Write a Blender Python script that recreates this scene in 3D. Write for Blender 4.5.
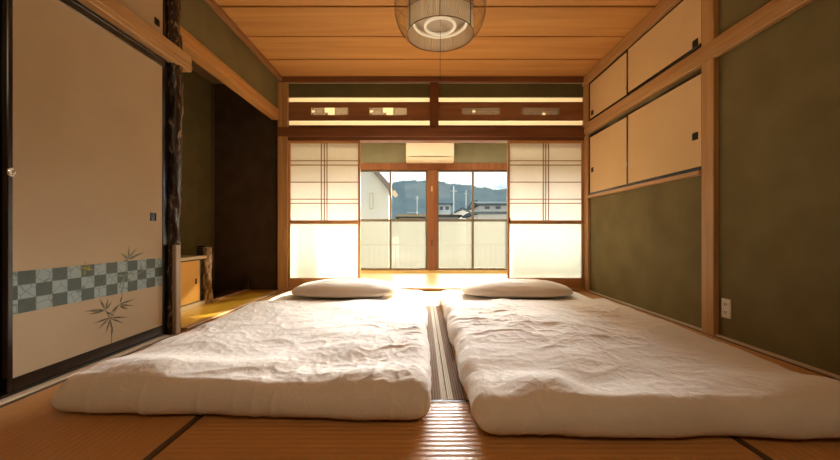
import bpy, math, random
import numpy as np
from mathutils import Vector

random.seed(4)
R = math.radians
S = bpy.context.scene
for o in list(bpy.data.objects):
    bpy.data.objects.remove(o)
COL = S.collection

# ------------------------------------------------------------------ camera
CH = 0.68                     # camera height above the tatami
cam_d = bpy.data.cameras.new('camera')
cam = bpy.data.objects.new('camera', cam_d)
COL.objects.link(cam)
cam.location = (0, 0, CH)
cam.rotation_euler = (R(90), 0, 0)
cam_d.sensor_width = 36
cam_d.lens = 36 * 365 / 840
cam_d.shift_x = -2 / 840
cam_d.shift_y = 3 / 840
cam_d.clip_start = 0.02
cam_d.clip_end = 3000
S.camera = cam

# ------------------------------------------------------------------ exposure
S.view_settings.view_transform = 'Standard'
S.view_settings.look = 'None'
S.view_settings.exposure = 0.3
S.view_settings.gamma = 1
S.view_settings.use_curve_mapping = False

# ------------------------------------------------------------------ sky
world = bpy.data.worlds.new('sky')
S.world = world
world.use_nodes = True
wt = world.node_tree
wt.nodes.clear()
tc = wt.nodes.new('ShaderNodeTexCoord')
mp = wt.nodes.new('ShaderNodeMapping')
mp.inputs['Scale'].default_value = (2.2, 2.2, 7.0)
mp.inputs['Location'].default_value = (0.35, 0.0, 0.25)
nz = wt.nodes.new('ShaderNodeTexNoise')
nz.inputs['Scale'].default_value = 2.0
nz.inputs['Detail'].default_value = 6
rp = wt.nodes.new('ShaderNodeValToRGB')
rp.color_ramp.elements[0].position = 0.40
rp.color_ramp.elements[0].color = (0.50, 0.66, 0.86, 1)
rp.color_ramp.elements[1].position = 0.56
rp.color_ramp.elements[1].color = (0.97, 0.99, 1.0, 1)
bg = wt.nodes.new('ShaderNodeBackground')
bg.inputs['Strength'].default_value = 1.15
wo = wt.nodes.new('ShaderNodeOutputWorld')
wt.links.new(tc.outputs['Generated'], mp.inputs['Vector'])
wt.links.new(mp.outputs['Vector'], nz.inputs['Vector'])
wt.links.new(nz.outputs['Fac'], rp.inputs['Fac'])
wt.links.new(rp.outputs['Color'], bg.inputs['Color'])
wt.links.new(bg.outputs['Background'], wo.inputs['Surface'])

# ------------------------------------------------------------------ sun and added fill lights
def sun(name, az, el, strength, angle, color):
    d = bpy.data.lights.new(name, 'SUN')
    d.energy = strength
    d.angle = R(angle)
    d.color = color
    o = bpy.data.objects.new(name, d)
    COL.objects.link(o)
    v = Vector((-math.sin(R(az)) * math.cos(R(el)), -math.cos(R(az)) * math.cos(R(el)), -math.sin(R(el))))
    o.rotation_euler = v.to_track_quat('-Z', 'Y').to_euler()
    o.location = (4, 14, 9)
    return o

sun('sun', 40, 22, 24.0, 1.0, (1.0, 0.82, 0.52))
sun('added_soft_sun', 12, 16, 27.0, 36.0, (1.0, 0.97, 0.93))  # added wide sun, soft fill through the windows onto the bedding

def area(name, loc, target, sx, sy, power, color):
    d = bpy.data.lights.new(name, 'AREA')
    d.shape = 'RECTANGLE'
    d.size = sx
    d.size_y = sy
    d.energy = power
    d.color = color
    o = bpy.data.objects.new(name, d)
    COL.objects.link(o)
    o.location = loc
    o.rotation_euler = (Vector(target) - Vector(loc)).to_track_quat('-Z', 'Y').to_euler()
    return o

area('added_fill_behind_camera', (0.2, -0.55, 2.2), (0.15, 2.6, 0.7), 1.6, 0.6, 9, (1.0, 0.77, 0.50))  # added fill light, brightens the room from behind the camera
area('added_veranda_fill', (0.13, 5.3, 2.46), (0.13, 5.0, 1.5), 3.6, 0.3, 50, (1.0, 0.84, 0.58))  # added light, brightens the transom paper and the outer window wall

# ------------------------------------------------------------------ materials
def new_mat(name):
    m = bpy.data.materials.new(name)
    m.use_nodes = True
    nt = m.node_tree
    b = nt.nodes['Principled BSDF']
    return m, nt, b

def plain(name, col, rough=0.6, metal=0.0, spec=0.5):
    m, nt, b = new_mat(name)
    b.inputs['Base Color'].default_value = (*col, 1)
    b.inputs['Roughness'].default_value = rough
    b.inputs['Metallic'].default_value = metal
    b.inputs['Specular IOR Level'].default_value = spec
    return m

def wood(name, c1, c2, axis='X', rough=0.5, scale=1.0, bump=0.1, contrast=(0.3, 0.7), spec=0.4):
    """grain stretched along axis"""
    m, nt, b = new_mat(name)
    t = nt.nodes.new('ShaderNodeTexCoord')
    oi = nt.nodes.new('ShaderNodeObjectInfo')
    mp = nt.nodes.new('ShaderNodeMapping')
    s = [14 * scale] * 3
    s['XYZ'.index(axis)] = 0.9 * scale
    mp.inputs['Scale'].default_value = s
    add = nt.nodes.new('ShaderNodeVectorMath')
    add.operation = 'ADD'
    mul = nt.nodes.new('ShaderNodeMath')
    mul.operation = 'MULTIPLY'
    mul.inputs[1].default_value = 37.0
    nt.links.new(oi.outputs['Random'], mul.inputs[0])
    nt.links.new(t.outputs['Object'], mp.inputs['Vector'])
    nt.links.new(mp.outputs['Vector'], add.inputs[0])
    nt.links.new(mul.outputs[0], add.inputs[1])
    n = nt.nodes.new('ShaderNodeTexNoise')
    n.inputs['Scale'].default_value = 1.0
    n.inputs['Detail'].default_value = 5
    n.inputs['Distortion'].default_value = 1.2
    r = nt.nodes.new('ShaderNodeValToRGB')
    r.color_ramp.elements[0].position = contrast[0]
    r.color_ramp.elements[0].color = (*c1, 1)
    r.color_ramp.elements[1].position = contrast[1]
    r.color_ramp.elements[1].color = (*c2, 1)
    bp = nt.nodes.new('ShaderNodeBump')
    bp.inputs['Strength'].default_value = bump
    bp.inputs['Distance'].default_value = 0.002
    nt.links.new(add.outputs[0], n.inputs['Vector'])
    nt.links.new(n.outputs['Fac'], r.inputs['Fac'])
    nt.links.new(r.outputs['Color'], b.inputs['Base Color'])
    nt.links.new(n.outputs['Fac'], bp.inputs['Height'])
    nt.links.new(bp.outputs['Normal'], b.inputs['Normal'])
    b.inputs['Roughness'].default_value = rough
    b.inputs['Specular IOR Level'].default_value = spec
    return m

def plaster(name, c1, c2, scale=4.0):
    m, nt, b = new_mat(name)
    t = nt.nodes.new('ShaderNodeTexCoord')
    n = nt.nodes.new('ShaderNodeTexNoise')
    n.inputs['Scale'].default_value = scale
    n.inputs['Detail'].default_value = 4
    r = nt.nodes.new('ShaderNodeValToRGB')
    r.color_ramp.elements[0].position = 0.35
    r.color_ramp.elements[0].color = (*c1, 1)
    r.color_ramp.elements[1].position = 0.65
    r.color_ramp.elements[1].color = (*c2, 1)
    n2 = nt.nodes.new('ShaderNodeTexNoise')
    n2.inputs['Scale'].default_value = 260
    n2.inputs['Detail'].default_value = 2
    bp = nt.nodes.new('ShaderNodeBump')
    bp.inputs['Strength'].default_value = 0.25
    bp.inputs['Distance'].default_value = 0.002
    nt.links.new(t.outputs['Object'], n.inputs['Vector'])
    nt.links.new(t.outputs['Object'], n2.inputs['Vector'])
    nt.links.new(n.outputs['Fac'], r.inputs['Fac'])
    nt.links.new(r.outputs['Color'], b.inputs['Base Color'])
    nt.links.new(n2.outputs['Fac'], bp.inputs['Height'])
    nt.links.new(bp.outputs['Normal'], b.inputs['Normal'])
    b.inputs['Roughness'].default_value = 0.9
    b.inputs['Specular IOR Level'].default_value = 0.15
    return m

GOLD1, GOLD2 = (0.40, 0.21, 0.075), (0.56, 0.32, 0.13)
RED1, RED2 = (0.15, 0.050, 0.018), (0.23, 0.085, 0.030)
W_gold_y = wood('golden_wood_along_y', GOLD1, GOLD2, 'Y', 0.45)
W_gold_z = wood('golden_wood_along_z', GOLD1, GOLD2, 'Z', 0.45)
W_gold_x = wood('golden_wood_along_x', GOLD1, GOLD2, 'X', 0.45)
W_red_x = wood('reddish_wood_along_x', RED1, RED2, 'X', 0.4)
W_red_z = wood('reddish_wood_along_z', RED1, RED2, 'Z', 0.4)
W_red_y = wood('reddish_wood_along_y', RED1, RED2, 'Y', 0.4)
W_ranma = wood('transom_board_wood', (0.24, 0.095, 0.035), (0.34, 0.145, 0.055), 'X', 0.5)
W_ceil = wood('ceiling_cedar', (0.50, 0.235, 0.062), (0.68, 0.36, 0.115), 'X', 0.5, 0.55, 0.05, (0.25, 0.75))
W_shoji_z = wood('shoji_frame_wood_z', (0.42, 0.20, 0.07), (0.56, 0.29, 0.11), 'Z', 0.5)
W_shoji_x = wood('shoji_frame_wood_x', (0.42, 0.20, 0.07), (0.56, 0.29, 0.11), 'X', 0.5)
W_kumiko = wood('shoji_lattice_wood', (0.30, 0.12, 0.05), (0.38, 0.17, 0.07), 'Z', 0.5)
W_toko = wood('alcove_floor_board', (0.72, 0.42, 0.04), (0.86, 0.55, 0.08), 'Y', 0.22, 0.7, 0.05, spec=0.6)  # yellow wood, its colour pushed brighter to stand in for sunlight
W_engawa = wood('veranda_board', (0.62, 0.44, 0.20), (0.74, 0.56, 0.28), 'X', 0.35, 0.8)
W_pale = wood('pale_board', (0.50, 0.38, 0.24), (0.66, 0.52, 0.36), 'Y', 0.5)
W_post = wood('window_post_wood', (0.15, 0.052, 0.020), (0.25, 0.10, 0.042), 'Z', 0.35)
W_dark = wood('dark_lacquer_board', (0.03, 0.018, 0.01), (0.05, 0.03, 0.018), 'Y', 0.4)
M_olive = plaster('olive_plaster', (0.172, 0.140, 0.062), (0.202, 0.166, 0.075))
M_olive_far = plaster('grey_olive_plaster', (0.17, 0.165, 0.11), (0.20, 0.19, 0.13))
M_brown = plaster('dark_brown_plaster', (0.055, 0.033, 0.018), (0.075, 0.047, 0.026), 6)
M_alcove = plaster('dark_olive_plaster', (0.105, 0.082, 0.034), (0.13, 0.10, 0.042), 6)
M_cream_wall = plaster('cream_plaster', (0.66, 0.58, 0.42), (0.72, 0.64, 0.47))
M_black = plain('black_lacquer', (0.010, 0.008, 0.007), 0.18, spec=0.6)
M_pull = plain('dark_pull_metal', (0.03, 0.027, 0.025), 0.35, 0.7)
M_chrome = plain('chrome', (0.85, 0.85, 0.85), 0.12, 1.0)
M_brass = plain('brass', (0.75, 0.52, 0.2), 0.3, 1.0)
M_white = plain('white_plastic', (0.78, 0.74, 0.66), 0.35)
M_acw = plain('cream_plastic', (0.62, 0.56, 0.46), 0.4)
M_acd = plain('grey_plastic', (0.20, 0.16, 0.11), 0.5)
M_alu = plain('bronze_aluminium', (0.16, 0.13, 0.09), 0.4, 0.4)
M_cord = plain('brown_cord', (0.08, 0.05, 0.03), 0.7)
M_wire = plain('bronze_wire', (0.20, 0.13, 0.07), 0.4, 0.5)
M_ydoor = plain('yellow_cabinet_paper', (0.72, 0.38, 0.07), 0.7)

def fusuma_paper(name, c1, c2):
    m = plaster(name, c1, c2, 2.0)
    return m
M_fus = fusuma_paper('fusuma_paper', (0.50, 0.37, 0.23), (0.54, 0.405, 0.255))
M_cup = fusuma_paper('cupboard_paper', (0.70, 0.49, 0.26), (0.74, 0.525, 0.285))

# paper that lets daylight through
def paper_mat(name, col, trans=0.5):
    m = bpy.data.materials.new(name)
    m.use_nodes = True
    nt = m.node_tree
    nt.nodes.clear()
    o = nt.nodes.new('ShaderNodeOutputMaterial')
    a = nt.nodes.new('ShaderNodeBsdfDiffuse')
    b = nt.nodes.new('ShaderNodeBsdfTranslucent')
    t = nt.nodes.new('ShaderNodeTexCoord')
    n = nt.nodes.new('ShaderNodeTexNoise')
    n.inputs['Scale'].default_value = 30
    n.inputs['Detail'].default_value = 4
    mx = nt.nodes.new('ShaderNodeMix')
    mx.data_type = 'RGBA'
    mx.inputs['A'].default_value = (*col, 1)
    mx.inputs['B'].default_value = (*[c * 0.93 for c in col], 1)
    nt.links.new(t.outputs['Object'], n.inputs['Vector'])
    nt.links.new(n.outputs['Fac'], mx.inputs['Factor'])
    s = nt.nodes.new('ShaderNodeMixShader')
    s.inputs[0].default_value = trans
    nt.links.new(mx.outputs['Result'], a.inputs['Color'])
    nt.links.new(mx.outputs['Result'], b.inputs['Color'])
    nt.links.new(a.outputs[0], s.inputs[1])
    nt.links.new(b.outputs[0], s.inputs[2])
    nt.links.new(s.outputs[0], o.inputs['Surface'])
    return m
M_paper = paper_mat('shoji_paper', (0.88, 0.85, 0.78), 0.5)
M_ranpaper = paper_mat('transom_paper', (0.95, 0.88, 0.74), 0.85)
M_shade = paper_mat('lamp_gauze', (0.90, 0.80, 0.66), 0.55)

def glass_mat(name, clear, tint=(0.97, 0.98, 0.98), frost=0.0, frost_col=(0.85, 0.86, 0.82)):
    m = bpy.data.materials.new(name)
    m.use_nodes = True
    nt = m.node_tree
    nt.nodes.clear()
    o = nt.nodes.new('ShaderNodeOutputMaterial')
    tr = nt.nodes.new('ShaderNodeBsdfTransparent')
    tr.inputs['Color'].default_value = (*tint, 1)
    gl = nt.nodes.new('ShaderNodeBsdfGlossy')
    gl.inputs['Roughness'].default_value = 0.02
    fr = nt.nodes.new('ShaderNodeFresnel')
    fr.inputs['IOR'].default_value = 1.25
    mx = nt.nodes.new('ShaderNodeMixShader')
    nt.links.new(fr.outputs[0], mx.inputs[0])
    nt.links.new(gl.outputs[0], mx.inputs[2])
    if frost > 0:
        tl = nt.nodes.new('ShaderNodeBsdfTranslucent')
        tl.inputs['Color'].default_value = (*frost_col, 1)
        m2 = nt.nodes.new('ShaderNodeMixShader')
        m2.inputs[0].default_value = frost
        nt.links.new(tr.outputs[0], m2.inputs[1])
        nt.links.new(tl.outputs[0], m2.inputs[2])
        nt.links.new(m2.outputs[0], mx.inputs[1])
    else:
        nt.links.new(tr.outputs[0], mx.inputs[1])
    nt.links.new(mx.outputs[0], o.inputs['Surface'])
    return m
M_glass = glass_mat('clear_glass', 1)
M_frost = glass_mat('frosted_glass', 0, (0.72, 0.72, 0.68), 0.55, (0.145, 0.145, 0.125))
M_frost2 = glass_mat('milky_shoji_glass', 0, (0.80, 0.80, 0.75), 0.60, (0.42, 0.42, 0.36))

# tatami : ribs along one axis
def tatami_mat(name, axis):
    m, nt, b = new_mat(name)
    t = nt.nodes.new('ShaderNodeTexCoord')
    w = nt.nodes.new('ShaderNodeTexWave')
    w.wave_type = 'BANDS'
    w.bands_direction = axis           # bands change along this axis
    w.inputs['Scale'].default_value = 0.314159 / 0.026 * 1.0
    w.inputs['Distortion'].default_value = 0.0
    n = nt.nodes.new('ShaderNodeTexNoise')
    mp = nt.nodes.new('ShaderNodeMapping')
    s = [12, 12, 12]
    s['XYZ'.index(axis)] = 220
    mp.inputs['Scale'].default_value = s
    n.inputs['Scale'].default_value = 1
    n.inputs['Detail'].default_value = 4
    nt.links.new(t.outputs['Object'], mp.inputs['Vector'])
    nt.links.new(mp.outputs['Vector'], n.inputs['Vector'])
    nt.links.new(t.outputs['Object'], w.inputs['Vector'])
    r = nt.nodes.new('ShaderNodeValToRGB')
    r.color_ramp.elements[0].position = 0.3
    r.color_ramp.elements[0].color = (0.55, 0.275, 0.090, 1)
    r.color_ramp.elements[1].position = 0.7
    r.color_ramp.elements[1].color = (0.64, 0.335, 0.115, 1)
    nt.links.new(n.outputs['Fac'], r.inputs['Fac'])
    nt.links.new(r.outputs['Color'], b.inputs['Base Color'])
    bp = nt.nodes.new('ShaderNodeBump')
    bp.inputs['Strength'].default_value = 0.55
    bp.inputs['Distance'].default_value = 0.0022
    nt.links.new(w.outputs['Fac'], bp.inputs['Height'])
    nt.links.new(bp.outputs['Normal'], b.inputs['Normal'])
    b.inputs['Roughness'].default_value = 0.42
    b.inputs['Specular IOR Level'].default_value = 0.22
    return m
M_tat_y = tatami_mat('tatami_rush_ribs_across', 'Y')
M_tat_x = tatami_mat('tatami_rush_ribs_along', 'X')

def heri_mat(name, c1, c2, axis, period):
    m, nt, b = new_mat(name)
    t = nt.nodes.new('ShaderNodeTexCoord')
    w = nt.nodes.new('ShaderNodeTexWave')
    w.bands_direction = axis
    w.inputs['Scale'].default_value = 0.314159 / period
    r = nt.nodes.new('ShaderNodeValToRGB')
    r.color_ramp.elements[0].position = 0.35
    r.color_ramp.elements[0].color = (*c1, 1)
    r.color_ramp.elements[1].position = 0.65
    r.color_ramp.elements[1].color = (*c2, 1)
    nt.links.new(t.outputs['Object'], w.inputs['Vector'])
    nt.links.new(w.outputs['Fac'], r.inputs['Fac'])
    nt.links.new(r.outputs['Color'], b.inputs['Base Color'])
    b.inputs['Roughness'].default_value = 0.85
    b.inputs['Specular IOR Level'].default_value = 0.1
    return m
M_heri_b = heri_mat('brown_border_cloth', (0.13, 0.062, 0.026), (0.26, 0.14, 0.065), 'X', 0.011)
M_heri_c = heri_mat('cream_border_cloth', (0.42, 0.36, 0.25), (0.62, 0.55, 0.42), 'X', 0.008)
M_heri_d = plain('shaded_border_cloth', (0.10, 0.052, 0.022), 0.6)  # brown border cloth with shade put into its colour

# bedding cotton
def cotton(name, col):
    m, nt, b = new_mat(name)
    t = nt.nodes.new('ShaderNodeTexCoord')
    n1 = nt.nodes.new('ShaderNodeTexNoise')
    n1.inputs['Scale'].default_value = 26
    n1.inputs['Detail'].default_value = 6
    n1.inputs['Distortion'].default_value = 1.0
    n1.inputs['Roughness'].default_value = 0.6
    bp = nt.nodes.new('ShaderNodeBump')
    bp.inputs['Strength'].default_value = 0.5
    bp.inputs['Distance'].default_value = 0.006
    nt.links.new(t.outputs['Object'], n1.inputs['Vector'])
    nt.links.new(n1.outputs['Fac'], bp.inputs['Height'])
    nt.links.new(bp.outputs['Normal'], b.inputs['Normal'])
    b.inputs['Base Color'].default_value = (*col, 1)
    b.inputs['Roughness'].default_value = 0.85
    b.inputs['Specular IOR Level'].default_value = 0.2
    b.inputs['Sheen Weight'].default_value = 0.25
    return m
M_cotton = cotton('white_cotton', (0.90, 0.82, 0.735))

# ------------------------------------------------------------------ mesh helpers
class MB:
    """collects shapes in world coordinates, then becomes one mesh object"""
    def __init__(s):
        s.v, s.f, s.sm = [], [], []

    def quad_box(s, x0, x1, y0, y1, z0, z1, bev=0.0):
        if bev <= 0:
            b = len(s.v)
            s.v += [(x, y, z) for z in (z0, z1) for y in (y0, y1) for x in (x0, x1)]
            for f in ((0, 2, 3, 1), (4, 5, 7, 6), (0, 1, 5, 4), (2, 6, 7, 3), (0, 4, 6, 2), (1, 3, 7, 5)):
                s.f.append(tuple(b + i for i in f))
                s.sm.append(False)
            return s
        c = ((x0 + x1) / 2, (y0 + y1) / 2, (z0 + z1) / 2)
        h = ((x1 - x0) / 2, (y1 - y0) / 2, (z1 - z0) / 2)
        e = min(bev, *[a * 0.45 for a in h])
        b = len(s.v)
        idx = {}
        for sx in (-1, 1):
            for sy in (-1, 1):
                for sz in (-1, 1):
                    for k in range(3):
                        p = [h[0] - e, h[1] - e, h[2] - e]
                        p[k] = h[k]
                        idx[(sx, sy, sz, k)] = len(s.v)
                        s.v.append((c[0] + sx * p[0], c[1] + sy * p[1], c[2] + sz * p[2]))
        def add(*q):
            pts = [Vector(s.v[i]) for i in q]
            n = (pts[1] - pts[0]).cross(pts[2] - pts[0])
            m = sum(pts, Vector()) / len(pts) - Vector(c)
            q = tuple(q) if n.dot(m) > 0 else tuple(reversed(q))
            s.f.append(q)
            s.sm.append(False)
        for g in (-1, 1):
            add(*[idx[(g, a, d, 0)] for a, d in ((-1, -1), (1, -1), (1, 1), (-1, 1))])
            add(*[idx[(a, g, d, 1)] for a, d in ((-1, -1), (1, -1), (1, 1), (-1, 1))])
            add(*[idx[(a, d, g, 2)] for a, d in ((-1, -1), (1, -1), (1, 1), (-1, 1))])
        for a in (-1, 1):
            for d in (-1, 1):
                add(idx[(a, d, -1, 0)], idx[(a, d, 1, 0)], idx[(a, d, 1, 1)], idx[(a, d, -1, 1)])
                add(idx[(a, -1, d, 0)], idx[(a, 1, d, 0)], idx[(a, 1, d, 2)], idx[(a, -1, d, 2)])
                add(idx[(-1, a, d, 1)], idx[(1, a, d, 1)], idx[(1, a, d, 2)], idx[(-1, a, d, 2)])
                for z in (-1, 1):
                    add(idx[(a, d, z, 0)], idx[(a, d, z, 1)], idx[(a, d, z, 2)])
        return s
    box = quad_box

    def prism(s, pts, axis, a0, a1):
        """pts: 2D outline in the two other axes (in order), extruded along axis"""
        b = len(s.v)
        n = len(pts)
        for a in (a0, a1):
            for p, q in pts:
                s.v.append({'X': (a, p, q), 'Y': (p, a, q), 'Z': (p, q, a)}[axis])
        s.f.append(tuple(b + i for i in range(n)))
        s.f.append(tuple(b + n + i for i in reversed(range(n))))
        s.sm += [False, False]
        for i in range(n):
            j = (i + 1) % n
            s.f.append((b + i, b + n + i, b + n + j, b + j))
            s.sm.append(False)
        return s

    def rings(s, rings, closed_ends=True, loop=False, smooth=True):
        b = len(s.v)
        n = len(rings[0])
        for r in rings:
            s.v += [tuple(p) for p in r]
        m = len(rings)
        for k in range(m if loop else m - 1):
            k2 = (k + 1) % m
            for i in range(n):
                j = (i + 1) % n
                s.f.append((b + k * n + i, b + k * n + j, b + k2 * n + j, b + k2 * n + i))
                s.sm.append(smooth)
        if closed_ends and not loop:
            s.f.append(tuple(b + i for i in reversed(range(n))))
            s.f.append(tuple(b + (m - 1) * n + i for i in range(n)))
            s.sm += [False, False]
        return s

    def tube(s, pts, r, n=8, loop=False):
        P = [Vector(p) for p in pts]
        rr = r if hasattr(r, '__len__') else [r] * len(P)
        out = []
        for i, p in enumerate(P):
            if loop:
                t = P[(i + 1) % len(P)] - P[i - 1]
            else:
                t = P[min(i + 1, len(P) - 1)] - P[max(i - 1, 0)]
            t.normalize()
            up = Vector((0, 0, 1)) if abs(t.z) < 0.9 else Vector((1, 0, 0))
            a = t.cross(up).normalized()
            c = a.cross(t).normalized()
            out.append([p + (a * math.cos(q) + c * math.sin(q)) * rr[i] for q in [2 * math.pi * k / n for k in range(n)]])
        return s.rings(out, True, loop)

    def lathe(s, prof, cx, cy, n=48, ends=False):
        return s.rings([[(cx + r * math.cos(2 * math.pi * k / n), cy + r * math.sin(2 * math.pi * k / n), z) for k in range(n)] for r, z in prof], ends)

    def build(s, name, mat, parent=None, origin=None):
        v = np.array(s.v, dtype=float)
        if parent is not None:
            org = np.array(parent['_o'])
        elif origin is not None:
            org = np.array(origin, dtype=float)
        else:
            lo, hi = v.min(0), v.max(0)
            org = np.array([(lo[0] + hi[0]) / 2, (lo[1] + hi[1]) / 2, lo[2]])
        me = bpy.data.meshes.new(name)
        me.from_pydata([tuple(p) for p in (v - org)], [], s.f)
        me.polygons.foreach_set('use_smooth', s.sm)
        me.materials.append(mat)
        me.update()
        o = bpy.data.objects.new(name, me)
        COL.objects.link(o)
        o['_o'] = [float(c) for c in org]
        if parent is not None:
            o.parent = parent
        else:
            o.location = org
        return o

def B(*a, bev=0.0):
    return MB().box(*a, bev=bev)

def tag(o, label=None, cat=None, group=None, kind=None):
    if label: o['label'] = label
    if cat: o['category'] = cat
    if group: o['group'] = group
    if kind: o['kind'] = kind
    return o

def struct(o):
    o['kind'] = 'structure'
    return o

def empty(name, loc, label=None, cat=None, group=None, kind=None):
    o = bpy.data.objects.new(name, None)
    COL.objects.link(o)
    o.empty_display_size = 0.1
    o.location = loc
    o['_o'] = [float(c) for c in loc]
    return tag(o, label, cat, group, kind)

# noise for cloth
def vnoise(x, y, seed):
    rs = np.random.RandomState(seed)
    g = rs.rand(64, 64)
    xi = np.floor(x).astype(int)
    yi = np.floor(y).astype(int)
    fx = x - xi
    fy = y - yi
    fx = fx * fx * fx * (fx * (fx * 6 - 15) + 10)
    fy = fy * fy * fy * (fy * (fy * 6 - 15) + 10)
    a = g[xi % 64, yi % 64]
    b = g[(xi + 1) % 64, yi % 64]
    c = g[xi % 64, (yi + 1) % 64]
    d = g[(xi + 1) % 64, (yi + 1) % 64]
    return (a * (1 - fx) + b * fx) * (1 - fy) + (c * (1 - fx) + d * fx) * fy

def ridged(x, y, seed):
    return 1 - np.abs(2 * vnoise(x, y, seed) - 1)

# ------------------------------------------------------------------ key dimensions
XL, XR, YB = -1.69, 1.955, 4.35
ZC = 2.53
YF = -0.9
AX = -2.50                    # back of the alcove
YO = 6.17                     # outer window wall

# ------------------------------------------------------------------ floor and tatami
fl = struct(B(AX - 0.15, XR + 0.12, YF - 0.15, YB + 0.06, -0.16, -0.055).build('floor', W_dark))
def mat_(x0, x1, y0, y1, along, heri_mode='dark'):
    """along: direction of the long side"""
    g = 0.0015
    x0 += g; x1 -= g; y0 += g; y1 -= g
    m = B(x0, x1, y0, y1, -0.055, 0.0, bev=0.003).build('tatami_mat', M_tat_y if along == 'X' else M_tat_x, fl)
    hz0, hz1 = -0.003, 0.0012
    if along == 'X':
        for a, b in ((y0, y0 + 0.022), (y1 - 0.022, y1)):
            B(x0, x1, a, b, hz0, hz1, bev=0.0005).build('border_cloth', M_heri_d, m)
    else:
        for sgn, a in ((1, x0), (-1, x1)):
            if heri_mode == 'both' or (heri_mode == 'left' and sgn < 0) or (heri_mode == 'right' and sgn > 0):
                c = a + sgn * 0.024
                d = c + sgn * 0.050
                B(min(a, c), max(a, c), y0, y1, hz0, hz1, bev=0.0005).build('border_cloth_inner', M_heri_c, m)
                B(min(c, d), max(c, d), y0, y1, hz0, hz1, bev=0.0005).build('border_cloth', M_heri_b, m)
            else:
                c = a + sgn * 0.022
                B(min(a, c), max(a, c), y0, y1, hz0, hz1, bev=0.0005).build('border_cloth', M_heri_d, m)
    return m
XA, XM, XB_ = -0.815, 0.103, 1.03
mat_(XA, XB_, 0.56, 1.49, 'X')
mat_(XA, XM, 1.49, 3.40, 'Y', 'left')
mat_(XM, XB_, 1.49, 3.40, 'Y', 'right')
mat_(XA, XB_, 3.40, YB - 0.06, 'X')
mat_(XA, XB_, YF + 0.52, 0.56, 'X')
mat_(XL + 0.03, XA, 2.52, YB - 0.06, 'Y')
mat_(XL + 0.03, XA, 0.66, 2.52, 'Y')
mat_(XL + 0.03, XA, YF, 0.66, 'Y')
mat_(XB_, XR - 0.02, 2.52, YB - 0.06, 'Y')
mat_(XB_, XR - 0.02, 0.66, 2.52, 'Y')
mat_(XB_, XR - 0.02, YF, 0.66, 'Y')
mat_(XA, XB_, YF, YF + 0.52, 'X')

# thin wooden strips where tatami meets the walls
struct(B(XR - 0.02, XR + 0.02, YF, YB - 0.06, -0.055, 0.012, bev=0.003).build('baseboard_right', W_pale))
struct(B(XL - 0.09, XL + 0.03, YF, 2.40, -0.055, 0.010, bev=0.003).build('trim_1', W_pale))
struct(B(XL - 0.02, XL + 0.03, 2.58, YB - 0.06, -0.055, 0.010, bev=0.003).build('trim_2', W_gold_y))

# ------------------------------------------------------------------ ceiling with boards
cl = struct(B(AX - 0.15, XR + 0.12, YF - 0.15, YB + 0.06, ZC + 0.03, ZC + 0.08).build('ceiling', W_dark))
y = YB
k = 0
while y > YF:
    y0 = max(y - 0.455, YF)
    z = ZC + (0.0015 if k % 2 else 0.0)
    B(XL - 0.02, XR + 0.02, y0 + 0.008, y - 0.009, z, ZC + 0.028, bev=0.003).build('ceiling_board', W_ceil, cl)
    y = y0
    k += 1
# ceiling mouldings
struct(B(XR - 0.05, XR, YF, YB, 2.42, ZC, bev=0.006).build('trim_3', W_gold_y))
struct(B(XL, XL + 0.045, YF, YB, 2.475, ZC, bev=0.006).build('trim_4', wood('brown_moulding', (0.26, 0.12, 0.045), (0.36, 0.18, 0.07), 'Y', 0.45)))
struct(B(XL, XR, YB - 0.045, YB, 2.462, ZC, bev=0.006).build('trim_5', W_red_x))

# ------------------------------------------------------------------ right wall
wr = struct(B(XR, XR + 0.10, YF - 0.1, YB, 0.0, ZC).build('wall_right', M_olive))
struct(B(XR - 0.034, XR + 0.02, 2.405, 2.512, 0.0, ZC - 0.11, bev=0.004).build('trim_6', W_gold_z))     # post
nr = struct(B(XR - 0.045, XR, YF, 4.30, 1.835, 1.955, bev=0.006).build('trim_7', W_gold_y))              # long rail
B(XR - 0.050, XR - 0.044, YF, 4.30, 1.878, 1.886, bev=0.001).build('moulded_line', W_gold_y, nr)
struct(B(XR - 0.03, XR, 4.24, YB, 0.0, ZC - 0.11, bev=0.004).build('trim_8', W_gold_z))

def sliding_door(parent, wall_x, sgn, y0, y1, z0, z1, paper, name='sliding_door', stile=0.012, rail=0.014, off=0.0, th=0.02):
    """thin black lacquered frame and a paper face, in a wall lying across X; sgn = direction into the room"""
    xa = wall_x + sgn * off
    xb = xa + sgn * th
    xo, xi = min(xa, xb), max(xa, xb)
    p = B(min(xa, xb - sgn * 0.004), max(xa, xb - sgn * 0.004), y0 + stile * 0.7, y1 - stile * 0.7, z0 + rail * 0.7, z1 - rail * 0.7).build(name, paper, parent)
    return p, (xo, xi, xb)

def frame_on(parent, xo, xi, y0, y1, z0, z1, stile, rail):
    B(xo, xi, y0, y0 + stile, z0, z1, bev=0.002).build('stile', M_black, parent)
    B(xo, xi, y1 - stile, y1, z0, z1, bev=0.002).build('stile', M_black, parent)
    B(xo, xi, y0 + stile, y1 - stile, z0, z0 + rail, bev=0.002).build('rail', M_black, parent)
    B(xo, xi, y0 + stile, y1 - stile, z1 - rail, z1, bev=0.002).build('rail', M_black, parent)

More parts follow.
